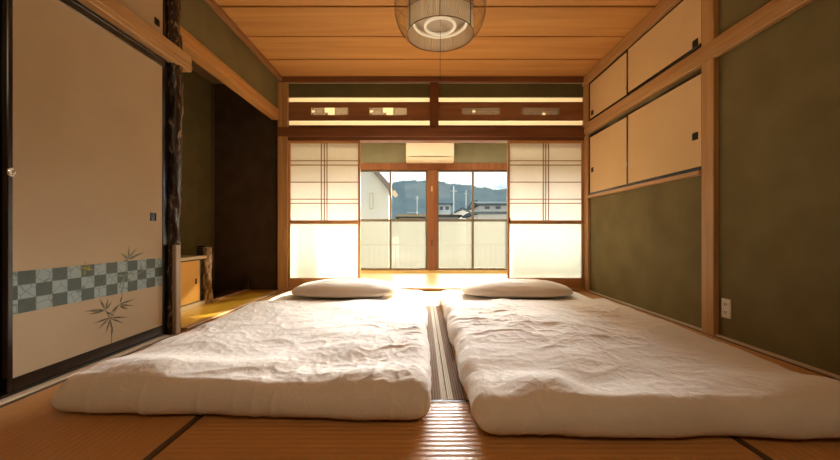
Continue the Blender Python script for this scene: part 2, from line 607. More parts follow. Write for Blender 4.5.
def pull(parent, x, sgn, y, z, w=0.045, h=0.05):
    m = MB()
    xo = x + sgn * 0.004
    a, b = min(x - sgn * 0.002, xo), max(x - sgn * 0.002, xo)
    t = 0.007
    m.box(a, b, y - w / 2, y - w / 2 + t, z - h / 2, z + h / 2, bev=0.001)
    m.box(a, b, y + w / 2 - t, y + w / 2, z - h / 2, z + h / 2, bev=0.001)
    m.box(a, b, y - w / 2 + t, y + w / 2 - t, z - h / 2, z - h / 2 + t, bev=0.001)
    m.box(a, b, y - w / 2 + t, y + w / 2 - t, z + h / 2 - t, z + h / 2, bev=0.001)
    c, d = min(x, x + sgn * 0.001), max(x, x + sgn * 0.001)
    m.box(c, d, y - w / 2 + t, y + w / 2 - t, z - h / 2 + t, z + h / 2 - t)
    return m.build('pull', M_pull, parent)

# cupboards of the right wall (their doors slide in front of the plaster plane)
def cupboard(label, z0, z1, hz_near, hz_far, ledge):
    root = empty('wall_cupboard', (XR, 3.37, z0), label, 'cupboard', 'cupboards high on the right wall')
    B(XR - 0.006, XR + 0.0, 2.51, 4.24, z0 - 0.01, z1 + 0.01).build('back_panel', W_dark, root)
    B(XR - 0.016, XR - 0.006, 2.51, 4.24, z1 - 0.001, z1 + 0.014, bev=0.001).build('track', M_black, root)
    ym = 3.430
    for a, b, off, hy, hz in ((2.494, ym + 0.012, 0.018, 2.575, hz_near), (ym - 0.002, 4.238, 0.007, 4.155, hz_far)):
        th = 0.010
        xo, xi = XR - off - th, XR - off
        d = B(xo + 0.002, xi, a + 0.006, b - 0.006, z0 + 0.006, z1 - 0.006).build('sliding_door', M_cup, root)
        frame_on(d, xo, xi, a, b, z0, z1, 0.026, 0.015)
        pull(d, xo + 0.001, -1, hy, hz, 0.05, 0.052)
    return root
cup_lo = cupboard('lower wall cupboard with two cream paper sliding doors above the narrow ledge', 1.128, 1.795, 1.362, 1.40, True)
# small bright catch on the meeting stile of each cupboard
B(XR - 0.0335, XR - 0.027, 3.424, 3.442, 1.30, 1.345, bev=0.002).build('catch', M_chrome, cup_lo)
cup_up = cupboard('upper wall cupboard with two cream paper sliding doors just under the ceiling', 1.98, 2.41, 2.018, 2.05, False)
B(XR - 0.0335, XR - 0.027, 3.424, 3.442, 2.03, 2.065, bev=0.002).build('catch', M_chrome, cup_up)
ledge = B(XR - 0.055, XR, 2.51, 4.24, 1.082, 1.112, bev=0.004).build('ledge', W_gold_y)
tag(ledge, 'narrow golden wooden ledge running under the lower cream cupboard doors', 'ledge')
B(XR - 0.034, XR - 0.004, 2.52, 4.23, 1.112, 1.127, bev=0.002).build('track', M_black, ledge)

# power outlet
ou = empty('power_outlet', (XR, 2.34, 0.20), 'white double power outlet low on the olive wall beside the wooden post', 'outlet')
B(XR - 0.008, XR, 2.305, 2.375, 0.135, 0.258, bev=0.003).build('cover_plate', M_white, ou)
for zz in (0.222, 0.172):
    sck = B(XR - 0.0105, XR - 0.006, 2.318, 2.362, zz - 0.017, zz + 0.017, bev=0.002).build('socket', M_white, ou)
    m = MB()
    for yy in (2.333, 2.347):
        m.box(XR - 0.0112, XR - 0.0100, yy - 0.0022, yy + 0.0022, zz - 0.009, zz + 0.009)
    m.build('slots', M_black, sck)

# ------------------------------------------------------------------ left wall
wl = struct(B(XL - 0.16, XL - 0.10, YF - 0.1, 2.40, 0.0, ZC).build('wall_left', M_olive))
nl = struct(B(XL - 0.03, XL + 0.052, YF, 2.60, 1.822, 1.935, bev=0.005).build('trim_9', W_gold_y))
B(XL + 0.051, XL + 0.057, YF, 2.60, 1.852, 1.858, bev=0.001).build('moulded_line', W_gold_y, nl)
B(XL - 0.10, XL - 0.002, YF, 2.42, 1.803, 1.823, bev=0.002).build('head_track', M_black, nl)
B(XL - 0.10, XL - 0.002, YF, 2.42, 1.935, 1.952, bev=0.002).build('sill_track', M_black, nl)
B(XL - 0.10, XL + 0.0, YF, 2.42, 0.0095, 0.024, bev=0.002).build('floor_track', M_black, nl)

# checkerboard print of the fusuma, drawn from object coordinates (object origin sits at the door's near lower corner)
def checker_band(name):
    m, nt, b = new_mat(name)
    N = nt.nodes
    L = nt.links
    t = N.new('ShaderNodeTexCoord')
    sp = N.new('ShaderNodeSeparateXYZ')
    L.new(t.outputs['Object'], sp.inputs[0])
    def math_(op, a, bb=None):
        n = N.new('ShaderNodeMath')
        n.operation = op
        for i, q in enumerate((a, bb)):
            if q is None: continue
            if isinstance(q, (int, float)): n.inputs[i].default_value = q
            else: L.new(q, n.inputs[i])
        return n.outputs[0]
    cy = math_('FLOOR', math_('DIVIDE', sp.outputs['Y'], 0.0715))
    cz = math_('FLOOR', math_('DIVIDE', sp.outputs['Z'], 0.0592))
    par = math_('MODULO', math_('ADD', math_('ADD', cy, cz), 40), 2)
    v = N.new('ShaderNodeTexVoronoi')
    v.feature = 'DISTANCE_TO_EDGE'
    v.inputs['Scale'].default_value = 22
    v.inputs['Randomness'].default_value = 1.0
    L.new(t.outputs['Object'], v.inputs['Vector'])
    cr = N.new('ShaderNodeValToRGB')
    cr.color_ramp.elements[0].position = 0.0
    cr.color_ramp.elements[0].color = (0.13, 0.15, 0.12, 1)
    cr.color_ramp.elements[1].position = 0.05
    cr.color_ramp.elements[1].color = (0.30, 0.36, 0.33, 1)
    L.new(v.outputs['Distance'], cr.inputs['Fac'])
    n2 = N.new('ShaderNodeTexNoise')
    n2.inputs['Scale'].default_value = 40
    dk = N.new('ShaderNodeValToRGB')
    dk.color_ramp.elements[0].color = (0.035, 0.05, 0.03, 1)
    dk.color_ramp.elements[1].color = (0.075, 0.10, 0.065, 1)
    L.new(t.outputs['Object'], n2.inputs['Vector'])
    L.new(n2.outputs['Fac'], dk.inputs['Fac'])
    mx = N.new('ShaderNodeMix')
    mx.data_type = 'RGBA'
    L.new(par, mx.inputs['Factor'])
    L.new(cr.outputs['Color'], mx.inputs['B'])
    L.new(dk.outputs['Color'], mx.inputs['A'])
    L.new(mx.outputs['Result'], b.inputs['Base Color'])
    b.inputs['Roughness'].default_value = 0.7
    return m
M_check = checker_band('checker_print')

def fusuma(n, y0, y1, xo, xi, printed):
    root = empty('door_%d' % n, (xi, (y0 + y1) / 2, 0.024), kind='structure')
    p = B(xo, xi - 0.004, y0 + 0.015, y1 - 0.015, 0.05, 1.775).build('paper_panel', M_fus, root)
    st = 0.022
    B(xo, xi, y0, y0 + st, 0.024, 1.805, bev=0.003).build('stile', M_black, root)
    B(xo, xi, y1 - st, y1, 0.024, 1.805, bev=0.003).build('stile', M_black, root)
    B(xo, xi, y0 + st, y1 - st, 0.024, 0.078, bev=0.003).build('bottom_rail', M_black, root)
    B(xo, xi, y0 + st, y1 - st, 1.765, 1.805, bev=0.003).build('top_rail', M_black, root)
    return root, p
f1, fp = fusuma(1, 1.49, 2.405, XL - 0.030, XL - 0.002, True)
pull(f1, XL - 0.006, 1, 2.302, 0.782, 0.05, 0.05)
# printed band : its own object so that the squares start at the right place
xs = XL - 0.006
band = MB()
band.box(xs - 0.001, xs + 0.0006, 1.5115, 2.384, 0.341, 0.5186)
bo = band.build('checker_band', M_check, f1)
# shift the band's origin so that squares line up with the photograph
org = np.array([xs, 1.531 - 0.0715 * 2, 0.341])
d = org - np.array(f1['_o'])
for v_ in bo.data.vertices:
    v_.co = Vector(v_.co) - Vector(d)
bo.location = Vector(d)
bo['_o'] = [float(c) for c in org]
f2, _ = fusuma(2, 0.60, 1.50, XL - 0.064, XL - 0.034, False)
# round bright pull on the near stile
m = MB()
cy_, cz_ = 1.499, 0.93
for rr, xx in ((0.0135, 0),):
    ringpts = [(XL + 0.003, cy_ + 0.011 * math.cos(a), cz_ + 0.015 * math.sin(a)) for a in [2 * math.pi * k / 20 for k in range(20)]]
    m.tube(ringpts, 0.004, 8, loop=True)
m.box(XL - 0.003, XL + 0.001, cy_ - 0.010, cy_ + 0.010, cz_ - 0.013, cz_ + 0.013, bev=0.002)
m.build('metal_pull', M_chrome, f1)

# printed bamboo on the fusuma (flat print on the paper)
def wp(px, py):                       # pixel of the photograph to the paper plane
    Y = -XL * 365 / (422 - px)
    return Y, CH + (233 - py) * Y / 365
def crop(cx, cy):
    return wp(80 + cx / 4.18, 240 + cy / 4.18)
def leaf(mb, base, tip, w, x):
    b0 = Vector((0, *crop(*base)))
    t0 = Vector((0, *crop(*tip)))
    dvec = t0 - b0
    nrm = Vector((0, -dvec.z, dvec.y)).normalized()
    prof = [(0, 0.15), (0.2, 0.8), (0.42, 1.0), (0.7, 0.55), (1.0, 0.0)]
    pts = [b0 + dvec * t + nrm * w * q for t, q in prof] + [b0 + dvec * t - nrm * w * q for t, q in reversed(prof[:-1])]
    mb.prism([(p.y, p.z) for p in pts], 'X', x, x + 0.0006)
M_ink = plaster('bamboo_ink', (0.10, 0.085, 0.05), (0.22, 0.18, 0.11), 60)
M_ink2 = plaster('faint_bamboo_ink', (0.15, 0.17, 0.11), (0.22, 0.24, 0.16), 60)
M_gold = plaster('gold_leaf_print', (0.26, 0.23, 0.06), (0.34, 0.28, 0.08), 60)
def bamboo(name, leaves, stems, mat, x):
    mb = MB()
    for b_, t_ in leaves:
        leaf(mb, b_, t_, random.uniform(0.0045, 0.007), x)
    for a_, b_ in stems:
        A_ = Vector((0, *crop(*a_)))
        C_ = Vector((0, *crop(*b_)))
        n_ = Vector((0, -(C_ - A_).z, (C_ - A_).y)).normalized() * 0.0022
        mb.prism([((A_ + n_).y, (A_ + n_).z), ((C_ + n_).y, (C_ + n_).z), ((C_ - n_).y, (C_ - n_).z), ((A_ - n_).y, (A_ - n_).z)], 'X', x, x + 0.0006)
    return mb.build(name, mat, f1)
bamboo('bamboo_print', [((128, 325), (60, 350)), ((128, 325), (78, 375)), ((130, 330), (112, 392)), ((132, 325), (205, 322)), ((132, 328), (188, 348)), ((130, 332), (140, 385)),
                        ((108, 292), (22, 298)), ((108, 294), (40, 312)), ((108, 288), (86, 246)), ((112, 288), (122, 243)), ((114, 290), (138, 256)), ((112, 300), (150, 318)),
                        ((170, 268), (236, 246)), ((170, 270), (232, 276)), ((172, 264), (182, 226)), ((166, 272), (130, 308)), ((170, 275), (205, 290)),
                        ((140, 360), (135, 408))],
       [((134, 436), (139, 372)), ((139, 372), (130, 328)), ((130, 328), (110, 292)), ((130, 328), (168, 270))], M_ink, XL - 0.0058)
bamboo('bamboo_spray_print', [((205, 78), (174, 55)), ((205, 78), (210, 22)), ((207, 75), (244, 30)), ((208, 78), (278, 48)), ((206, 82), (180, 92)), ((208, 80), (246, 64)),
                              ((192, 150), (150, 148)), ((192, 150), (232, 128)), ((192, 155), (168, 190)), ((195, 155), (225, 182)), ((262, 130), (238, 150)), ((262, 130), (292, 118)), ((262, 130), (255, 100))],
       [((204, 80), (192, 150)), ((192, 150), (178, 228))], M_ink2, XL - 0.0052)
bamboo('gold_leaf_spray', [((30, 122), (25, 90)), ((30, 122), (8, 112)), ((30, 122), (56, 124)), ((28, 126), (20, 150)), ((32, 122), (48, 104))], [], M_gold, XL - 0.0050)

# small cupboard above the rail on the left
cu = empty('wall_cupboard', (XL, 1.4, 1.952), 'small left wall cupboard with a cream sliding door above the wooden rail', 'cupboard')
B(XL - 0.10, XL - 0.05, 0.4, 2.405, 1.952, 2.475).build('back_panel', W_dark, cu)
for a, b, o_ in ((1.45, 2.405, 0.0), (0.5, 1.46, -0.022)):
    d_ = B(XL - 0.022 + o_, XL - 0.006 + o_, a + 0.006, b - 0.006, 1.958, 2.468).build('sliding_door', M_fus, cu)
    frame_on(d_, XL - 0.022 + o_, XL - 0.003 + o_, a, b, 1.953, 2.474, 0.018, 0.016)
    if o_ == 0.0:
        pull(d_, XL - 0.006, 1, 2.335, 2.03, 0.042, 0.045)

# ------------------------------------------------------------------ natural tree-trunk pillar of the alcove
def bark_mat(name, dark, pale, thr):
    m, nt, b = new_mat(name)
    t = nt.nodes.new('ShaderNodeTexCoord')
    mp = nt.nodes.new('ShaderNodeMapping')
    mp.inputs['Scale'].default_value = (30, 30, 9)
    n = nt.nodes.new('ShaderNodeTexNoise')
    n.inputs['Scale'].default_value = 1
    n.inputs['Detail'].default_value = 5
    n.inputs['Distortion'].default_value = 1.5
    r = nt.nodes.new('ShaderNodeValToRGB')
    r.color_ramp.elements[0].position = thr
    r.color_ramp.elements[0].color = (*dark, 1)
    r.color_ramp.elements[1].position = thr + 0.12
    r.color_ramp.elements[1].color = (*pale, 1)
    bp = nt.nodes.new('ShaderNodeBump')
    bp.inputs['Strength'].default_value = 0.8
    bp.inputs['Distance'].default_value = 0.006
    nt.links.new(t.outputs['Object'], mp.inputs['Vector'])
    nt.links.new(mp.outputs['Vector'], n.inputs['Vector'])
    nt.links.new(n.outputs['Fac'], r.inputs['Fac'])
    nt.links.new(n.outputs['Fac'], bp.inputs['Height'])
    nt.links.new(r.outputs['Color'], b.inputs['Base Color'])
    nt.links.new(bp.outputs['Normal'], b.inputs['Normal'])
    b.inputs['Roughness'].default_value = 0.3
    return m
M_bark = bark_mat('polished_bark', (0.028, 0.012, 0.006), (0.34, 0.25, 0.17), 0.55)
M_bark2 = bark_mat('pale_bark', (0.24, 0.13, 0.05), (0.60, 0.46, 0.28), 0.45)

def trunk(cx, cy, z0, z1, r, knob, mat, name, n=28, nz=150, seed=3, lean=0.008, parent=None):
    th = np.linspace(0, 2 * np.pi, n, endpoint=False)
    rings = []
    for i in range(nz):
        z = z0 + (z1 - z0) * i / (nz - 1)
        u = th / (2 * np.pi) * 6
        # periodic noise around the trunk
        q = (vnoise(3 + np.cos(th) * 1.6 + 20, 3 + np.sin(th) * 1.6 + z * 9 + 20, seed) - 0.5) * 1.3 + (vnoise(np.cos(th) * 3.2 + 30, np.sin(th) * 3.2 + z * 24 + 40, seed + 1) - 0.5) * 0.8
        rr = r * (1 + knob * q)
        ox = lean * math.sin(z * 3.1 + seed)
        oy = lean * math.cos(z * 2.3 + seed)
        rings.append([(cx + ox + a * math.cos(t), cy + oy + a * math.sin(t), z) for a, t in zip(rr, th)])
    return MB().rings(rings).build(name, mat, parent)
tp = trunk(XL - 0.008, 2.490, 0.0, ZC, 0.041, 0.36, M_bark, 'alcove_pillar')
tag(tp, 'dark knotty natural trunk pillar between the paper door and the alcove', 'pillar')
B(-1.672, -1.644, 2.440, 2.490, 0.0, 0.60, bev=0.004).build('pale_foot_board', wood('pale_foot', (0.30, 0.20, 0.11), (0.46, 0.34, 0.22), 'Z', 0.45), tp)
struct(B(XL - 0.10, XL - 0.01, 2.408, 2.448, 0.0, ZC, bev=0.003).build('trim_10', M_black))

# ------------------------------------------------------------------ alcove
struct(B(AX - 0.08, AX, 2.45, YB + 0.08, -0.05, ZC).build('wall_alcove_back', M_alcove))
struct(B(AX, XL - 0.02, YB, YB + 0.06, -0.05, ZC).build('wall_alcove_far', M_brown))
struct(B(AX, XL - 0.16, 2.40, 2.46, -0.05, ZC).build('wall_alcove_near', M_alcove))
struct(B(AX, XL - 0.12, 2.45, YB, 2.455, 2.48).build('ceiling_alcove', wood('alcove_ceiling_wood', (0.16, 0.09, 0.045), (0.22, 0.13, 0.07), 'Y', 0.5)))
struct(B(AX, AX + 0.025, YB - 0.025, YB, 0.0, 2.455, bev=0.002).build('trim_11', wood('corner_strip', (0.10, 0.06, 0.02), (0.15, 0.09, 0.03), 'Z', 0.5)))
af = struct(B(-2.06, XL - 0.02, 2.46, YB, -0.05, 0.004).build('floor_alcove', W_toko))
struct(B(AX, -2.06, 2.46, YB, -0.05, 0.002).build('floor_alcove_inner', W_dark))
# drop lintel and the plaster above it
struct(B(XL - 0.10, XL + 0.0, 2.53, YB, 2.025, 2.135, bev=0.004).build('trim_12', wood('orange_lintel', (0.42, 0.19, 0.05), (0.62, 0.32, 0.10), 'Y', 0.5, 1.6)))
struct(B(XL - 0.09, XL - 0.012, 2.53, YB, 2.135, ZC).build('wall_over_alcove', M_olive))
# alcove cabinet
cb = empty('alcove_cabinet', (-2.2, 3.0, 0.004), 'low alcove cabinet with yellow papered door and pale wooden top', 'cabinet')
B(-2.45, -2.075, 2.50, 3.43, 0.03, 0.44, bev=0.003).build('body', W_dark, cb)
B(-2.47, -2.045, 2.48, 3.47, 0.440, 0.468, bev=0.004).build('top', W_pale, cb)
B(-2.45, -2.052, 2.50, 3.46, 0.004, 0.045, bev=0.004).build('plinth', W_pale, cb)
dr = B(-2.072, -2.060, 2.95, 3.385, 0.055, 0.428, bev=0.002).build('door', M_ydoor, cb)
B(-2.062, -2.056, 3.315, 3.335, 0.215, 0.265, bev=0.002).build('pull', M_pull, dr)
dr = B(-2.076, -2.066, 2.52, 2.96, 0.055, 0.428, bev=0.002).build('door', M_ydoor, cb)
sp_ = trunk(-2.065, 3.52, 0.004, 0.545, 0.036, 0.45, M_bark2, 'natural_post', n=22, nz=50, seed=9, lean=0.004)
tag(sp_, 'short pale gnarled natural post standing at the end of the yellow cabinet', 'post')
sl = B(-2.085, -2.045, 3.56, YB, 0.004, 0.022, bev=0.003).build('alcove_sill', wood('reddish_sill', (0.34, 0.17, 0.09), (0.46, 0.26, 0.14), 'Y', 0.4))
tag(sl, 'thin reddish wooden sill between the yellow alcove boards and the dark inner floor', 'sill')
bx = B(-2.09, -2.03, 4.27, 4.335, 0.022, 0.13, bev=0.004).build('wooden_block', W_dark)
tag(bx, 'small dark wooden block on the sill at the far corner of the alcove', 'block')
vt_ = empty('dark_wall_square', (AX, 4.12, 0.42), 'small dark slatted square low on the olive alcove wall behind the natural post', 'vent')
B(AX - 0.002, AX + 0.008, 4.05, 4.19, 0.42, 0.535, bev=0.003).build('frame', M_black, vt_)  # dark framed square with slats on the alcove wall
for k in range(4):
    B(AX + 0.006, AX + 0.014, 4.06, 4.18, 0.433 + k * 0.025, 0.444 + k * 0.025, bev=0.001).build('slat', W_dark, vt_)

# ------------------------------------------------------------------ back wall: posts, lintel, transom
def zy(y): return CH + (233 - y) / 83.9
def xx(x): return (x - 422) / 83.9
struct(B(xx(279), xx(288.6), YB - 0.045, YB + 0.06, 0.0, 2.462, bev=0.004).build('trim_13', W_gold_z))
struct(B(xx(583.2), XR, YB - 0.045, YB + 0.06, 0.0, 2.462, bev=0.004).build('trim_14', W_gold_z))
ks = B(xx(279), XR, YB - 0.055, YB + 0.01, zy(137.5), zy(128.5), bev=0.004).build('trim_15', W_red_x)
struct(ks)
struct(B(xx(288.6), xx(583.2), YB - 0.03, YB + 0.10, zy(141), zy(137), bev=0.003).build('trim_16', W_red_x))
struct(B(xx(279), XR, YB + 0.01, YB + 0.06, zy(137), zy(125)).build('wall_back_band', W_red_x))
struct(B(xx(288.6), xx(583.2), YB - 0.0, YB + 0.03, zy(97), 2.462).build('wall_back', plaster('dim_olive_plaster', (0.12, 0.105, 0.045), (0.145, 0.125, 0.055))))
struct(B(xx(429.8), xx(438.4), YB - 0.04, YB + 0.04, zy(129), 2.462, bev=0.004).build('trim_17', W_red_z))
struct(B(xx(286), xx(584), YB - 0.05, YB + 0.12, 0.0, 0.03, bev=0.003).build('trim_18', W_shoji_x))   # threshold

def transom(x0, x1, holes, label, clouds):
    root = empty('transom', ((x0 + x1) / 2, YB, zy(125)), label, 'transom')
    zb, zt = zy(120.6), zy(102.2)
    y0, y1 = YB - 0.008, YB + 0.008
    m = MB()
    hz0, hz1 = zy(115.2), zy(107.6)
    m.box(x0, x1, y0, y1, zb, hz0)
    m.box(x0, x1, y0, y1, hz1, zt)
    xs_ = [x0] + [v for h in holes for v in h] + [x1]
    for i in range(0, len(xs_), 2):
        m.box(xs_[i], xs_[i + 1], y0, y1, hz0, hz1)
    m.build('board', W_ranma, root)
    B(x0, x1, YB + 0.020, YB + 0.022, zy(125), zy(97)).build('backing_paper', M_ranpaper, root)
    for hi, (a, b) in enumerate(holes):
        lm = MB()
        nx = 11
        w = (b - a) / nx
        nzr = 3
        hh = (hz1 - hz0) / nzr
        for i in range(nx):
            for j in range(nzr):
                if clouds[hi][0] <= i < clouds[hi][1] and not (j == 0 and i % 4 == 0) or (clouds[hi][2] == (i, j)):
                    continue
                cx, cz = a + (i + 0.5) * w, hz0 + (j + 0.5) * hh
                for s_ in ((1,), (-1,)):
                    sg = s_[0]
                    p0 = Vector((cx - w / 2, 0, cz - sg * hh / 2))
                    p1 = Vector((cx + w / 2, 0, cz + sg * hh / 2))
                    dd = (p1 - p0).normalized()
                    nn = Vector((-dd.z, 0, dd.x)) * (0.0045 if clouds[hi][0] < 90 else 0.0068)
                    lm.prism([((p0 + nn).x, (p0 + nn).z), ((p1 + nn).x, (p1 + nn).z), ((p1 - nn).x, (p1 - nn).z), ((p0 - nn).x, (p0 - nn).z)], 'Y', YB - 0.003, YB + 0.003)
                if (i + j) % 2 == 0:
                    lm.box(cx - 0.0035, cx + 0.0035, YB - 0.003, YB + 0.003, cz - hh / 2, cz + hh / 2)
        tag(lm.build('carved_lattice', W_ranma, root), kind='stuff')
    return root
transom(xx(288.8), xx(429.8), [(xx(311.4), xx(348)), (xx(369.7), xx(406.5))], 'left transom board of reddish wood with two cloud shaped lattice cutouts', [(4, 7, (0, 1)), (4, 7, (0, 1))])
transom(xx(438.4), xx(583), [(xx(462), xx(499.5)), (xx(522), xx(559))], 'right transom board of reddish wood with two dense lattice cutouts', [(99, 99, (3, 1)), (99, 99, (6, 0))])

# ------------------------------------------------------------------ shoji
def shoji(n, x0, x1, vx, fy=YB - 0.022):
    root = empty('door_%d' % n, ((x0 + x1) / 2, fy, 0.03), kind='structure')
    y0, y1 = fy, fy + 0.03
    zb, zt = 0.03, zy(141)
    st = 0.026
    B(x0, x0 + st, y0, y1, zb, zt, bev=0.003).build('stile', W_shoji_z, root)
    B(x1 - st, x1, y0, y1, zb, zt, bev=0.003).build('stile', W_shoji_z, root)
    B(x0 + st, x1 - st, y0, y1, zy(143.6), zt, bev=0.003).build('top_rail', W_shoji_x, root)
    B(x0 + st, x1 - st, y0, y1, zy(223.8), zy(220.4), bev=0.003).build('middle_rail', W_shoji_x, root)
    B(x0 + st, x1 - st, y0, y1, zb, zy(277.8), bev=0.003).build('bottom_rail', W_shoji_x, root)
    B(x0 + st * 0.8, x1 - st * 0.8, y0 + 0.016, y0 + 0.0175, zy(220.8), zy(143.4)).build('paper', M_paper, root)
    B(x0 + st, x1 - st, y0 + 0.013, y0 + 0.017, zy(278), zy(223.6)).build('lower_glass', M_frost2, root)
    for v in vx:
        B(v - 0.0045, v + 0.0045, y0 + 0.004, y0 + 0.0155, zy(220.5), zy(143.5)).build('lattice_bar', W_kumiko, root)
    for h in (161, 165.3, 182.3, 199.3, 203.4):
        B(x0 + st, x1 - st, y0 + 0.006, y0 + 0.0155, zy(h) - 0.0045, zy(h) + 0.0045).build('lattice_bar', W_kumiko, root)
    return root
shoji(3, xx(288.6), xx(360.6), [xx(321.6), xx(324.7), xx(327.3)])
s4 = shoji(4, xx(507.2), xx(583.2), [xx(542.9), xx(545.4), xx(548.2)])
# the pair that is slid back, standing in the rear track behind the front pair is hidden; recessed pull on each stile
for rt, px in ((s4, 509.5),):
    B(xx(px) - 0.010, xx(px) + 0.006, YB - 0.0235, YB - 0.020, 0.80, 0.86, bev=0.001).build('finger_pull', M_pull, rt)

# ------------------------------------------------------------------ veranda room behind the shoji
EXL, EXR = -2.35, 2.72
fe = struct(B(EXL - 0.1, EXR + 0.1, YB + 0.12, YO + 0.08, -0.12, -0.002).build('floor_veranda', W_dark))
yy_ = YB + 0.125
while yy_ < YO - 0.02:
    B(EXL, EXR, yy_ + 0.001, min(yy_ + 0.148, YO), -0.004, 0.010, bev=0.002).build('floor_board', W_engawa, fe)
    yy_ += 0.15
struct(B(EXL - 0.1, EXL, YB + 0.06, YO + 0.08, -0.05, 2.5).build('wall_veranda_left', M_cream_wall))
struct(B(EXR, EXR + 0.1, YB + 0.06, YO + 0.08, -0.05, 2.5).build('wall_veranda_right', M_cream_wall))
struct(B(EXL - 0.1, EXR + 0.1, YB + 0.06, YO + 0.2, 2.5, 2.56).build('ceiling_veranda', M_cream_wall))
struct(B(EXL, xx(279), YB + 0.04, YB + 0.10, 0, 2.5).build('wall_veranda_inner_left', M_cream_wall))
struct(B(XR, EXR, YB + 0.0, YB + 0.10, 0, 2.5).build('wall_veranda_inner_right', M_cream_wall))
def ox(x, d=YO): return (x - 422) * d / 365
def oz(y, d=YO): return CH + (233 - y) * d / 365
struct(B(EXL, EXR, YO, YO + 0.10, oz(163.8), 2.5).build('wall_outer', M_olive_far))
struct(B(EXL, EXR, YO - 0.03, YO + 0.08, oz(170), oz(163.4), bev=0.004).build('trim_19', W_post))
struct(B(EXL, EXR, YO - 0.03, YO + 0.10, 0.0, 0.05, bev=0.004).build('trim_20', W_engawa))
cp = struct(B(ox(427.4), ox(437.0), YO - 0.035, YO + 0.06, 0.05, oz(170), bev=0.004).build('trim_21', W_post))
B(ox(431.8) - 0.012, ox(431.8) + 0.012, YO - 0.055, YO - 0.034, oz(191.5), oz(186.5), bev=0.003).build('brass_lock', M_brass, cp)
B(ox(431.8) - 0.009, ox(431.8) + 0.009, YO - 0.045, YO - 0.034, oz(246), oz(240), bev=0.003).build('dark_catch', M_pull, cp)

def sash(n, x0, x1, ys):
    root = empty('window_%d' % n, ((x0 + x1) / 2, ys, 0.05), kind='structure')
    z0, z1, zm = 0.05, oz(170), oz(220.2)
    w = 0.032
    y0, y1 = ys, ys + 0.03
    B(x0, x0 + w, y0, y1, z0, z1, bev=0.003).build('stile', M_alu, root)
    B(x1 - w, x1, y0, y1, z0, z1, bev=0.003).build('stile', M_alu, root)
    B(x0 + w, x1 - w, y0, y1, z0, z0 + 0.035, bev=0.003).build('bottom_rail', M_alu, root)
    B(x0 + w, x1 - w, y0, y1, z1 - 0.03, z1, bev=0.003).build('top_rail', M_alu, root)
    B(x0 + w, x1 - w, y0, y1, zm - 0.018, zm + 0.018, bev=0.003).build('middle_rail', M_alu, root)
    xc = (x0 + x1) / 2
    B(xc - 0.017, xc + 0.017, y0, y1, z0 + 0.035, zm - 0.018, bev=0.003).build('muntin', M_alu, root)
    B(xc - 0.017, xc + 0.017, y0, y1, zm + 0.018, z1 - 0.03, bev=0.003).build('muntin', M_alu, root)
    for a, b in ((x0 + w, xc - 0.017), (xc + 0.017, x1 - w)):
        B(a, b, y0 + 0.012, y0 + 0.016, z0 + 0.035, zm - 0.018).build('frosted_pane', M_frost, root)
        B(a, b, y0 + 0.012, y0 + 0.016, zm + 0.018, z1 - 0.03).build('clear_pane', M_glass, root)
sash(1, ox(353.6), ox(427.6), YO + 0.0)
sash(2, ox(282), ox(355), YO + 0.035)
sash(3, ox(436.8), ox(509), YO + 0.0)
sash(4, ox(507.5), ox(581), YO + 0.035)

# air conditioner
ac = empty('air_conditioner', (0.13, YO, 1.86), 'cream wall mounted air conditioner above the middle of the window wall', 'air conditioner')
AD = YO - 0.2
m = MB()
zt_, zb_ = oz(140.5, AD), oz(161.3, AD)
prof = [(YO, zb_), (YO, zt_), (AD + 0.02, zt_), (AD, zt_ - 0.02), (AD, zb_ + 0.07), (AD + 0.015, zb_ + 0.03), (AD + 0.05, zb_)]
m.prism(list(reversed(prof)), 'X', ox(406, AD), ox(454, AD))
m.build('casing', M_acw, ac)
B(ox(407, AD), ox(453, AD), AD - 0.004, AD, zb_ + 0.085, zt_ - 0.025, bev=0.002).build('front_panel', M_acw, ac)
B(ox(409, AD), ox(451, AD), AD + 0.0, AD + 0.02, zb_ + 0.072, zb_ + 0.082).build('air_slot', M_acd, ac)
m = MB()
m.prism([(AD - 0.001, zb_ + 0.068), (AD + 0.004, zb_ + 0.068), (AD + 0.022, zb_ + 0.025), (AD + 0.014, zb_ + 0.025)], 'X', ox(409, AD), ox(451, AD))
m.build('louvre', M_acw, ac)

# ------------------------------------------------------------------ rear of the room (behind the camera)
struct(B(AX, XR + 0.1, YF - 0.1, YF, 0, ZC).build('wall_rear', M_olive))

# ------------------------------------------------------------------ ceiling lamp
LX, LY = 0.125, 2.53
lamp = empty('pendant_lamp', (LX, LY, 2.07), 'round pendant lamp with gauze drum and wide wire shade under the wooden ceiling', 'lamp')
MB().lathe([(0.055, ZC), (0.055, ZC - 0.03), (0.02, ZC - 0.04), (0.001, ZC - 0.04)], LX, LY, 32).build('ceiling_rose', M_acw, lamp)
MB().tube([(LX, LY, ZC - 0.03), (LX, LY, 2.30)], 0.012, 12).build('stem', M_wire, lamp)
